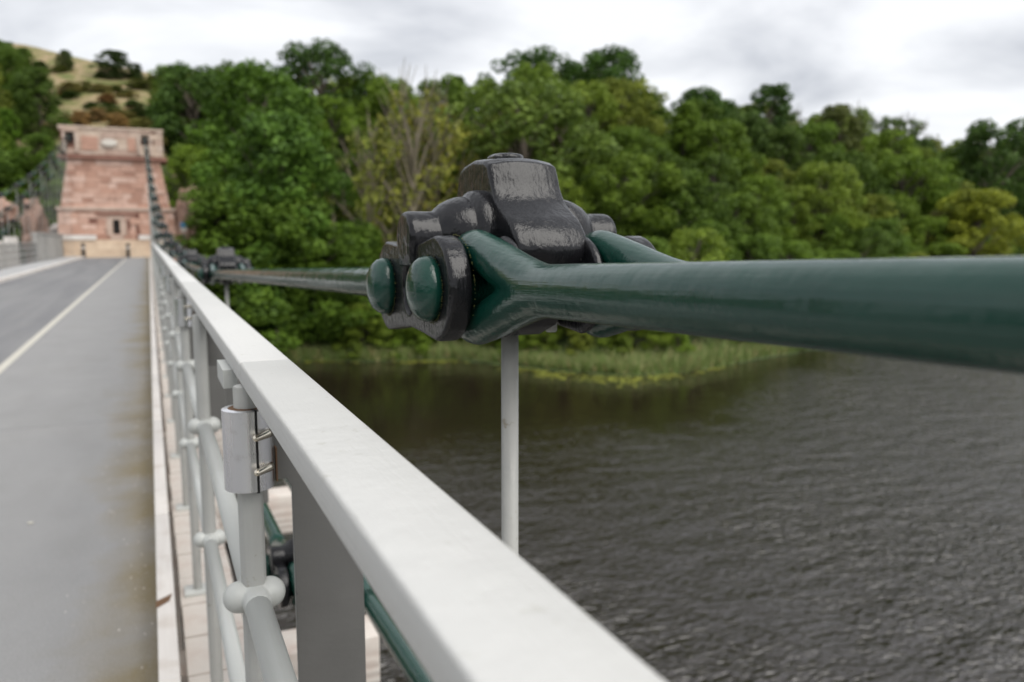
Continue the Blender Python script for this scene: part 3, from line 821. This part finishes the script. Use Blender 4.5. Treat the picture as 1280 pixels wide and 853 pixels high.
# rubble wing right of the pier
def rock(name, label, loc, size, seed, m='rock', sub=4):
    bm = bmesh.new(); bmesh.ops.create_icosphere(bm, subdivisions=sub, radius=1)
    for v in bm.verts:
        n = v.co.normalized(); 
        k = 1 + .35 * noise.noise(n * 1.7 + Vector((seed, 0, 0))) + .18 * noise.noise(n * 4.5 + Vector((seed, 3, 0)))
        st = round(n.z * 7) / 7 * .5 + n.z * .5
        v.co = Vector((n.x * k * size[0], n.y * k * size[1], st * k * size[2]))
    me = bpy.data.meshes.new(name); bm.to_mesh(me); bm.free(); me.materials.append(M[m])
    a = me.attributes.new('tint', 'FLOAT', 'FACE'); a.data.foreach_set('value', [rnd.random() for _ in me.polygons])
    o = link(name, me, None, loc); return tag(o, label, 'rock')
rock('rock_outcrop', 'pink rubble outcrop against the right flank of the pier', (3.3, 76.0, H(-.2)), (1.7, 1.8, 4.0), 3)
rock('rock_outcrop', 'tall pink cliff face left of the pier beside the footway', (-8.9, 80.8, H(-.4)), (1.0, 2.2, 2.9), 8)
rock('rock_outcrop', 'lower pink cliff boulder half hidden by shrubs left of the cliff face', (-11.7, 81.5, H(-2.2)), (1.5, 2.4, 1.2), 15)
# abutment masonry below the road
ab = wallthing('pink masonry abutment carrying the bridge end above the river bank', -7.6, 2.6, 70.2, -1.0, H(1.63), 'stone', .5, 1.0)
MB().box(-5.1, 5.1, .5, 12, 0.0, H(1.63) + 1.0, .5).build('fill', 'stone', ab)
# signs
RSG = xy(78, (55 - 640) / 1000 / math.cos(PITCH) * 78)
sg = thing('red_sign', 'small red rectangular sign on a post beyond the left parapet', 'sign', (*RSG, H(1.5)))
MB().tube([(0, 0, 0), (0, 0, 2.4)], .04, 8).build('post', 'rod', sg)
bevelled_me = roundbox(-.36, .36, -.06, -.03, 1.95, 2.55, 'panel', 'red', .02); link('panel', bevelled_me, sg)
sg = thing('blue_sign', 'small blue and white sign on a post beside the right flank of the pier', 'sign', (2.75, 73.6, H(1.5)))
MB().tube([(0, 0, -1.0), (0, 0, 2.8)], .04, 8).build('post', 'rod', sg)
link('panel', roundbox(-.26, .26, -.06, -.03, 2.45, 2.9, 'panel', 'blue', .02), sg)
link('lower_panel', roundbox(-.24, .24, -.06, -.03, 2.15, 2.43, 'lower_panel', 'white', .02), sg)
stw = thing('stepped_wall', 'white stepped garden wall behind the left railing', 'wall', (-11.3, 72, 0))
for k in range(5): MB().box(-2.6 + k * .95, -1.7 + k * .95, 0, .4, H(2.2), H(1.1 - k * .32), .6).build('wall_step', 'coping', stw)

# ================================================================ vegetation
def leaf_cloud(centers, radii, per, size, flat=.75, lean=.55):
    P = []; Nn = []
    for c, r_, k in zip(centers, radii, per):
        u = rng.normal(size=(k, 3)); u /= np.linalg.norm(u, axis=1)[:, None]
        rad = r_ * (1 - .45 * rng.random(k) ** 2)
        p = np.array(c) + u * rad[:, None] * np.array([1, 1, flat])
        nn = u * .8 + rng.normal(size=(k, 3)) * lean + np.array([0, 0, .45])
        P.append(p); Nn.append(nn / np.linalg.norm(nn, axis=1)[:, None])
    P = np.concatenate(P); Nn = np.concatenate(Nn); k = len(P)
    a = np.cross(Nn, rng.normal(size=(k, 3))); a /= np.linalg.norm(a, axis=1)[:, None]; b_ = np.cross(Nn, a)
    s = size * rng.uniform(.6, 1.35, k)[:, None]
    V = np.stack([P - a * s * .95, P + b_ * s * .55 + Nn * s * .12, P + a * s * .95, P - b_ * s * .55 + Nn * s * .12], 1).reshape(-1, 3)
    F = np.arange(4 * k).reshape(-1, 4)
    return V, F
def mesh_np(name, V, F, m):
    me = bpy.data.meshes.new(name)
    me.vertices.add(len(V)); me.vertices.foreach_set('co', V.astype(np.float32).ravel())
    me.loops.add(F.size); me.loops.foreach_set('vertex_index', F.astype(np.int32).ravel())
    me.polygons.add(len(F)); me.polygons.foreach_set('loop_start', np.arange(0, F.size, F.shape[1], dtype=np.int32)); me.polygons.foreach_set('loop_total', np.full(len(F), F.shape[1], dtype=np.int32))
    me.update(calc_edges=True); me.materials.append(M[m]); return me
def make_tree(kind, seed):
    """unit-less tree about 10 m tall; returns crown mesh, trunk mesh"""
    r_ = random.Random(seed); ht = 10.0
    spec = {'round': (3.3, .06, 64, 1.05), 'tall': (2.5, .06, 56, .95), 'wide': (4.0, .10, 74, 1.10), 'cone': (2.2, .06, 52, .85), 'bush': (3.8, .0, 84, 1.05), 'thin': (3.0, .25, 30, .8), 'willow': (3.4, .1, 60, .95)}[kind]
    rw, lo, nc, cr_ = spec
    limbs = []; tm = MB(); cs = []; rr = []
    lean = Vector((r_.uniform(-.6, .6), r_.uniform(-.6, .6), 0))
    top = Vector((0, 0, ht * .82)) + lean
    pts = [Vector((0, 0, -1.0)), Vector((0, 0, ht * .25)) + lean * .2, Vector((r_.uniform(-.3, .3), r_.uniform(-.3, .3), ht * .55)) + lean * .6, top]
    tm.tube(pts, [.30, .22, .14, .04], 7)
    for k in range(nc):
        q = (k + r_.random()) / nc; z = ht * (lo + (1 - lo) * q ** .85)
        if kind == 'cone': w = rw * (1.05 - q) + .3
        elif kind == 'bush': w = rw * math.sqrt(max(.02, 1 - q * q))
        else: w = rw * math.sqrt(max(.03, 1 - ((q - .38) / .66) ** 2))
        th = k * 2.399 + r_.uniform(-.5, .5); rad = w * (r_.uniform(.25, 1.0) if kind == 'bush' else r_.uniform(.5, 1.0)) * (1 + .25 * math.sin(th * 2 + seed))
        c = Vector((rad * math.cos(th), rad * math.sin(th), z)) + lean * (z / ht)
        size = cr_ * r_.uniform(.6, 1.25) * (1 - .25 * q)
        c.z = min(c.z, ht - size * .6)
        cs.append(tuple(c)); rr.append(size)
        if k % 2 == 0 or kind == 'thin':
            t0 = min(.9, max(.12, (z / ht) - .28)); s0 = Vector((0, 0, ht * t0)) + lean * t0
            mid = s0.lerp(c, .5) + Vector((0, 0, .35)); tm.tube([s0, mid, c], [.10, .05, .015], 5, False)
            if kind == 'thin':
                for _ in range(3):
                    e = c + Vector((r_.uniform(-1, 1), r_.uniform(-1, 1), r_.uniform(.2, 1.6))); tm.tube([mid.lerp(c, .4), e], [.05, .012], 4, False)
    den = {'thin': 62, 'willow': 150}.get(kind, 270)
    per = [max(20, int(den * s * s / (cr_ * cr_) * 1.1)) for s in rr]
    V, F = leaf_cloud(cs, rr, per, {'thin': .16, 'willow': .16}.get(kind, .150))
    return mesh_np('crown', V, F, 'leaf'), tm.mesh('trunk', 'bark')
KINDS = {}
for kind, cnt in (('round', 4), ('tall', 3), ('wide', 3), ('cone', 2), ('bush', 4), ('thin', 3), ('willow', 2)):
    KINDS[kind] = [make_tree(kind, 31 + 7 * i + len(kind) * 13) for i in range(cnt)]
NAMES = {'round': 'broadleaf_tree', 'tall': 'ash_tree', 'wide': 'oak_tree', 'cone': 'alder_tree', 'bush': 'shrub', 'thin': 'bare_tree', 'willow': 'willow_tree'}
GREENS = [(.080, .125, .020), (.115, .172, .026), (.145, .205, .030), (.172, .222, .036), (.198, .220, .042), (.092, .138, .030), (.128, .190, .026)]
def plant(kind, x, y, h, label, cat, color, group=None, wscale=1.0, bark=(.11, .09, .07), z=None, gain=1.0):
    cm_, tm_ = rnd.choice(KINDS[kind]); s = h / 10.0
    o = thing(NAMES[kind], label, cat, (x, y, ground(x, y) - .15 if z is None else z), rnd.uniform(0, 6.28), group)
    o.scale = (s * wscale, s * wscale, s)
    c = link('crown', cm_, o); c.color = (*(q * gain for q in color), 1)
    t_ = link('trunk' if kind != 'bush' else 'stem', tm_, o); t_.color = (*bark, 1)
    return o
SKY = [(-300, 90), (0, 62), (20, 64), (50, 78), (70, 95), (80, 112), (195, 112), (205, 98), (240, 90), (300, 84), (345, 92), (385, 72), (425, 69), (445, 78), (480, 77), (520, 79), (560, 77), (600, 86), (640, 79), (670, 73), (700, 89), (740, 78), (770, 80), (800, 102), (828, 150), (842, 132), (870, 118), (900, 122), (925, 134), (945, 114), (968, 135), (1000, 152), (1030, 140), (1060, 137), (1100, 143), (1130, 158), (1150, 186), (1170, 188), (1200, 170), (1240, 158), (1270, 172), (1400, 170), (1900, 150)]
def uv(d, r): return 640 + 1000 * math.cos(PITCH) * r / d, d
def skyline_z(d, r): 
    u, _ = uv(d, r); return EYE + d * (299 - interp(SKY, u)) / 1000
pts = []
def place_rows(s_lo, s_hi, spacing, tries):
    out_ = []
    for _ in range(tries):
        r = rnd.uniform(-75, 165); s = rnd.uniform(s_lo, s_hi); d = bank(r) + s
        u = uv(d, r)[0]
        if u < -110 or u > 1340: continue
        x, y = xy(d, r)
        if all((x - a) ** 2 + (y - b_) ** 2 > spacing ** 2 for a, b_ in pts): pts.append((x, y)); out_.append((d, r, s, u, x, y))
    return out_
def zone_label(u, s):
    row = 'rim' if s > 34 else ('mid' if s > 13 else 'low')
    if u < 80: side = 'left of the pink pier'
    elif u < 400: side = 'between the pink pier and the far river bend'
    elif u < 840: side = 'behind the black chain joint'
    else: side = 'above the long green bar'
    return row, side
ZT = {'rim': 'leafy tree on the skyline rim of the wood', 'mid': 'leafy tree packed into the middle of the wooded slope', 'low': 'leafy tree low on the wooded bank close to the river'}
taken = lambda x, y: (-8.6 < x < 5.0 and 66 < y < 84) or (x < 2.2 and x > -9 and y < 75)
# trees singled out first
def at_ud(u, d): return xy(d, (u - 640) / 1000 / math.cos(PITCH) * d)
def special(kind, u, d, top_v, label, cat, color, ws=1.0, bark=(.16, .13, .10), hmin=3):
    x, y = at_ud(u, d); g = ground(x, y); h = max(hmin, EYE + d * (299 - top_v) / 1000 - g)
    if top_v < 0: h = -top_v
    pts.append((x, y)); return plant(kind, x, y, h, label, cat, color, None, ws, bark, None, 1.35)
special('thin', 512, 73, 118, 'half bare tree with tan limbs and yellowing leaves left of the iron joint', 'tree', (.19, .185, .04), .85, (.25, .215, .15))
special('thin', 470, 72, 165, 'thinner half bare tree with tan forked limbs leaning left', 'tree', (.17, .18, .04), .8, (.27, .23, .16))
special('thin', 552, 78, 135, 'sparse ochre leaved tree with pale limbs just left of the saddle cap', 'tree', (.20, .17, .035), .8, (.24, .20, .14))
special('willow', 655, 80, 112, 'soft olive green willow rising behind the saddle cap', 'tree', (.110, .150, .034), 1.35)
special('willow', 705, 82, 135, 'olive green willow just right of the saddle cap', 'tree', (.095, .135, .030), 1.1)
special('wide', 672, 108, 75, 'dark round tree standing highest on the skyline above the saddle cap', 'tree', (.045, .085, .018), 1.1)
special('round', 755, 104, 74, 'dark tree at the right shoulder of the skyline before it drops', 'tree', (.048, .09, .018), 1.2)
special('wide', 415, 105, 66, 'dark flat topped tree on the skyline above the bare trees', 'tree', (.045, .080, .018), 1.15)
special('tall', 944, 112, 113, 'dark pointed tree standing proud of the skyline over the long green bar', 'tree', (.045, .082, .018), 1.0)
special('round', 868, 110, 116, 'dark domed tree on the skyline right of the gap of sky', 'tree', (.048, .088, .018), 1.1)
special('tall', 1040, 118, 136, 'brownish thin topped tree on the right hand skyline', 'tree', (.085, .095, .03), 1.1)
special('wide', 1235, 128, 156, 'rounded tree on the skyline at the right edge', 'tree', (.05, .085, .02), 1.0)
special('bush', 1215, 104, 238, 'bright yellow green bush low on the bank at the far right', 'shrub', (.20, .21, .03), 1.1)
special('willow', 1165, 108, 262, 'rusty pink topped shrub in the right hand wood', 'shrub', (.13, .12, .045), 1.0)
special('round', 330, 84, 90, 'large bright green broadleaf tree right of the pier', 'tree', (.072, .125, .020), 1.15)
special('round', 262, 92, 88, 'mid green broadleaf tree on the slope just above the pier top', 'tree', (.055, .095, .020), 1.2)
special('bush', 350, 71, 150, 'tall bright green leafy mass above the far handrail', 'tree', (.070, .125, .022), 1.0)
special('bush', 150, 101, 60, 'bright green shrub low on the left beside the chains', 'shrub', (.085, .15, .018), 1.0) if False else special('bush', 165, 112, 73, 'dark round bush on top of the grassy hill', 'shrub', (.042, .062, .018), 1.9)
special('bush', 190, 114, 88, 'small dark bush at the right end of the hilltop bush', 'shrub', (.03, .05, .016), 1.3, hmin=2)
special('bush', 105, 112, 72, 'small green bush on the grassy hill crest left of the dark bush', 'shrub', (.06, .08, .022), 1.3, hmin=2)
special('bush', 72, 88, 92, 'green shrub leaning over the dry slope left above the pier', 'shrub', (.065, .10, .02), 1.1)
special('bush', 22, 96, 60, 'tall tree at the top left corner of the view', 'tree', (.080, .125, .022), 1.2)
special('bush', 25, 84, 140, 'bright green leafy mass left of the pier top', 'shrub', (.085, .15, .018), 1.1)
special('bush', 40, 80, 205, 'bright green shrub low on the left above the cliff rock', 'shrub', (.085, .15, .018), 1.0)
for u, d, v, ws, lb in ((298, 72, 225, 1.0, 'leafy bright green bush a little right of the pier'), (300, 70, 232, 1.4, 'bright green bush standing behind the second iron joint'), (345, 69.5, 238, 1.4, 'broad green bush between the second joint and the iron joint'),
                     (395, 69, 250, 1.3, 'green bush above the far eyebar near the river bend'), (438, 69.5, 275, 1.3, 'green bush low behind the two green pin heads'), (60, 79, 170, 1.2, 'bright green tall bush hard against the left flank of the pier'), (8, 77, 190, 1.3, 'bright green bush at the left edge above the railing'), (52, 92, 98, 1.2, 'mid green bush on the slope at the upper left of the pier'), (38, 112, 70, 1.5, 'green bush on the hill crest beside the top left tree'), (57, 110, 80, 1.3, 'rounded green bush where the hill crest opens to dry grass'), (70, 78.5, 238, 1.0, 'small green bush at the foot of the pier flank left'), (58, 77, 252, 1.1, 'leafy shrub behind the pillar with the domed cap'), (40, 78, 262, 1.2, 'leafy shrub just left of the red sign'), (20, 76, 258, 1.2, 'leafy shrub over the white stepped wall'), (76, 79.5, 222, .8, 'slim green shrub touching the pier left edge below its ledge')):
    special('bush', u, d, v, lb, 'shrub', (.082, .130, .020), ws)
for u, d, h_, c, lb in ((116, 92, 1.7, (.30, .18, .09), 'red brown bracken clump left on the dry slope over the pier'), (140, 94, 1.5, (.28, .18, .10), 'red brown bracken clump in the middle of the dry slope'), (166, 92, 1.8, (.31, .19, .09), 'red brown bracken clump right on the dry slope over the pier'),
                       (92, 89, 1.5, (.28, .24, .09), 'straw coloured scrub clump above the left corner of the pier'), (196, 90, 1.8, (.22, .20, .07), 'straw green scrub clump above the right corner of the pier'), (128, 104, 1.3, (.16, .15, .05), 'olive scrub tuft on the upper dry slope')):
    special('bush', u, d, -h_, lb, 'shrub', c, 2.6)
for k in range(44):
    u = rnd.uniform(66, 214); d = rnd.uniform(86, 116); x, y = at_ud(u, d)
    tone = rnd.choice([('dull green', (.085, .13, .03)), ('fresh green', (.10, .16, .03)), ('straw coloured', (.30, .25, .10)), ('olive', (.16, .17, .05)), ('dark green', (.06, .09, .02)), ('rust brown', (.26, .13, .06))])
    where = 'on the lower dry slope' if d < 95 else 'halfway up the dry slope' if d < 106 else 'near the crest of the dry slope'
    wh2 = 'toward its left end' if u < 115 else 'at its middle' if u < 165 else 'toward its right end'
    hh_ = rnd.uniform(.5, 1.4); size = 'tiny' if hh_ < .75 else 'small' if hh_ < 1.05 else 'bushy'
    plant('bush', x, y, hh_, '%s %s scrub tuft %s %s' % (size, tone[0], where, wh2), 'scrub', tone[1], 'scrub on the dry slope', rnd.uniform(2.2, 3.6))
rows = place_rows(36, 52, 5.6, 1500) + place_rows(14, 36, 5.0, 2600) + place_rows(5, 14, 3.8, 2200) + place_rows(1.0, 5, 2.7, 1500)
nt_ = 0
ZU = [(80, 'left of the pier'), (300, 'just right of the pier'), (400, 'above the far handrail'), (480, 'left of the iron joint'), (570, 'over the link plates'), (700, 'behind the saddle cap'), (800, 'right of the saddle cap'), (900, 'over the start of the bar'), (1000, 'over the middle of the bar'), (1110, 'over the thick end of the bar'), (1200, 'near the dip in the right skyline'), (1290, 'at the far right edge'), (9999, 'beyond the right edge')]
SHAPE = {'round': 'rounded', 'tall': 'narrow', 'wide': 'spreading', 'cone': 'pointed', 'willow': 'feathery', 'bush': 'low', 'thin': 'thin topped'}
for d, r, s, u, x, y in rows:
    if taken(x, y): continue
    w = left_weight(d, r)
    if w > .05 and s > 10 and (64 < u < 222): continue
    if w > .4 and s < 5 and u > 40: continue
    if s < 3 and r > 4 and rnd.random() < .4: continue
    g = ground(x, y); zmax = skyline_z(d, r) - rnd.uniform(0.0, 0.9)
    h0 = rnd.uniform(8.5, 13) if s > 14 else (rnd.uniform(5.5, 9.5) if s > 5 else rnd.uniform(2.2, 4.5))
    if s > 34: h0 = rnd.uniform(10, 15)
    h = min(h0, zmax - g)
    if h < 1.6: continue
    kind = rnd.choice(['round', 'round', 'tall', 'wide', 'wide', 'cone', 'willow']) if h > 5.5 else 'bush'
    if s < 8 and rnd.random() < .7: kind = 'bush'
    if s > 30 and u > 960 and rnd.random() < .3: kind = 'thin'
    gi = rnd.randrange(len(GREENS)); base = GREENS[gi]; tone = ('dark', 'mid green', 'fresh green', 'bright green', 'yellowish green', 'dull green', 'leaf green')[gi]
    k = rnd.uniform(.9, 1.15) * (1.12 if s < 14 else 1.0)
    if u > 850 and rnd.random() < .35: base = (base[0] * .92, base[1] * .95, base[2] * 1.1)
    c = tuple(q * k for q in base)
    if kind == 'thin': c = (.11, .12, .04); tone = 'brownish'
    ws = rnd.uniform(.95, 1.3) * (1.0 if h > 7 else 1.3)
    row = 'on the skyline' if s > 34 else 'high on the slope' if s > 24 else 'halfway up the slope' if s > 13 else 'low on the bank' if s > 5 else 'at the water edge'
    side = next(n for lim, n in ZU if u < lim); noun = 'shrub' if kind == 'bush' else 'tree'
    plant(kind, x, y, h, '%s %s %s %s %s' % (tone, SHAPE[kind], noun, row, side), noun, c, noun + 's of the wooded river bank', ws)
    nt_ += 1
from collections import defaultdict
dup = defaultdict(list)
for o in list(col.objects):
    if o.parent is None and o.get('group') and o.get('category') in ('tree', 'shrub', 'scrub'): dup[o['label']].append(o)
for lb, os_ in dup.items():
    n_ = len(os_)
    if n_ > 1:
        os_.sort(key=lambda q: dr(q.location.x, q.location.y)[1] / dr(q.location.x, q.location.y)[0])
        w_ = {2: ['left', 'right'], 3: ['left', 'middle', 'right'], 4: ['leftmost', 'second-left', 'second-right', 'rightmost']}.get(n_)
        if w_ and len(lb.split()) < 16:
            for q, a_ in zip(os_, w_): q['label'] = a_ + ' ' + lb
print('trees', nt_)

# bank grass and reeds (stuff), floating weed mats (stuff)
k = 26000
rr_ = rng.uniform(-32, 34, k); V = []
P = []
for r in rr_:
    bb = bank(r); s = abs(rng.normal()) * 1.0 - .3
    if r > 5: s = abs(rng.normal()) * 1.6 - .3
    x, y = xy(bb + s, r); P.append((x, y, max(-.05, ground(x, y)) - .05))
P = np.array(P); hgt = rng.uniform(.35, 1.25, k); wd = rng.uniform(.03, .09, k); th = rng.uniform(0, math.pi, k); ln = rng.normal(size=(k, 2)) * .28
A = P + np.stack([np.cos(th) * wd, np.sin(th) * wd, np.zeros(k)], 1); B = P - np.stack([np.cos(th) * wd, np.sin(th) * wd, np.zeros(k)], 1)
T = P + np.stack([ln[:, 0], ln[:, 1], hgt], 1)
V = np.stack([A, B, T], 1).reshape(-1, 3)
stuff(link('bank_grass', mesh_np('bank_grass', V, np.arange(3 * k).reshape(-1, 3), 'blade')), 'tall pale green grass and reeds along the water edge', 'grass')
V = []; F = []
for r0, s0, n, a, b_ in ((-17, -.9, 70, 5, .3), (-7, -1.4, 110, 3, .5), (2, -1.4, 110, 3, .9), (7.5, -2.4, 190, 2.4, 1.2), (11, -1.4, 110, 2.0, .8), (16, -1.0, 60, 2, .4), (3, -3.2, 60, 1.6, .7)):
    for _ in range(n):
        r = r0 + rng.normal() * a * .5; s = s0 + rng.normal() * b_
        x, y = xy(bank(r) + s, r); q = rng.uniform(.06, .22); o = len(V); t0 = rng.uniform(0, 6)
        zq = .012 + .001 * rng.integers(0, 8)
        V += [(x + q * math.cos(t0 + i * 1.0472), y + q * math.sin(t0 + i * 1.0472), zq) for i in range(6)]; F.append(tuple(range(o, o + 6)))
me = bpy.data.meshes.new('water_weed'); me.from_pydata(V, [], F); me.materials.append(M['weed'])
stuff(link('water_weed', me), 'yellow green weed floating by the far bank', 'water weed')

# wooded banks out of view: behind the viewer and upstream, one mass each
def mass(name, label, c0, c1, n, h0):
    vs = []; fs = []; m_ = 40
    for i in range(m_ + 1):
        t_ = i / m_; x = c0[0] + (c1[0] - c0[0]) * t_; y = c0[1] + (c1[1] - c0[1]) * t_
        nx_, ny_ = -(c1[1] - c0[1]), (c1[0] - c0[0]); l_ = math.hypot(nx_, ny_); nx_ /= l_; ny_ /= l_
        for q, z in ((0, -1), (6, 3), (30, 14), (70, 20)):
            vs.append((x + nx_ * q, y + ny_ * q, z + noise.noise(Vector((x * .1, y * .1, q))) * 1.5))
    fs = [(i * 4 + j, i * 4 + j + 1, (i + 1) * 4 + j + 1, (i + 1) * 4 + j) for i in range(m_) for j in range(3)]
    me = bpy.data.meshes.new('bank'); me.from_pydata(vs, [], fs); me.materials.append(M['ground']); struct(link('bank', me))
    P_ = []; Rr = []
    for _ in range(n):
        t_ = rnd.random(); q = rnd.uniform(2, 60); x = c0[0] + (c1[0] - c0[0]) * t_ + nx_ * q; y = c0[1] + (c1[1] - c0[1]) * t_ + ny_ * q
        P_.append((x, y, interp([(0, 0), (6, 3), (30, 14), (70, 20)], q) + rnd.uniform(1, h0))); Rr.append(rnd.uniform(2.2, 4.5))
    V_, F_ = leaf_cloud(P_, Rr, [70] * n, .8)
    o = link(name, mesh_np(name, V_, F_, 'leaf'))
    o.color = (.06, .11, .02, 1); stuff(o, label, 'woodland')
mass('far_woodland', 'dense wood on the opposite bank behind the viewpoint', (170, -110), (-120, -45), 420, 9)
mass('upstream_woodland', 'dense wood upstream beyond the left footway', (-130, -60), (-120, 110), 300, 9)
# grit beside the kerb and one pale pebble on the path
g_ = MB()
for _ in range(170):
    x = -.05 - abs(rnd.gauss(0, .16)) ; y = rnd.uniform(1.6, 12); q = rnd.uniform(.0015, .005)
    if x < -3: continue
    a_ = rnd.uniform(0, 6.28); z = H(1.5)
    g_.add([(x + q * math.cos(a_), y + q * math.sin(a_), z), (x + q * math.cos(a_ + 2.1), y + q * math.sin(a_ + 2.1), z), (x + q * math.cos(a_ + 4.2), y + q * math.sin(a_ + 4.2), z), (x, y, z + q)], [(0, 1, 3), (1, 2, 3), (2, 0, 3)])
stuff(g_.build('grit', 'kerb'), 'fine grit along the edge of the road', 'grit')

bm = bmesh.new(); bmesh.ops.create_icosphere(bm, subdivisions=3, radius=.010)
for v in bm.verts: v.co = Vector((v.co.x * 1.5, v.co.y, v.co.z * .5)) * (1 + .3 * noise.noise(v.co * 90))
me = bpy.data.meshes.new('pebble'); bm.to_mesh(me); bm.free(); me.materials.append(M['marking'])
tag(link('pebble', me, None, (-.652, 4.78, H(1.494))), 'small pale pebble lying alone on the asphalt path', 'pebble')
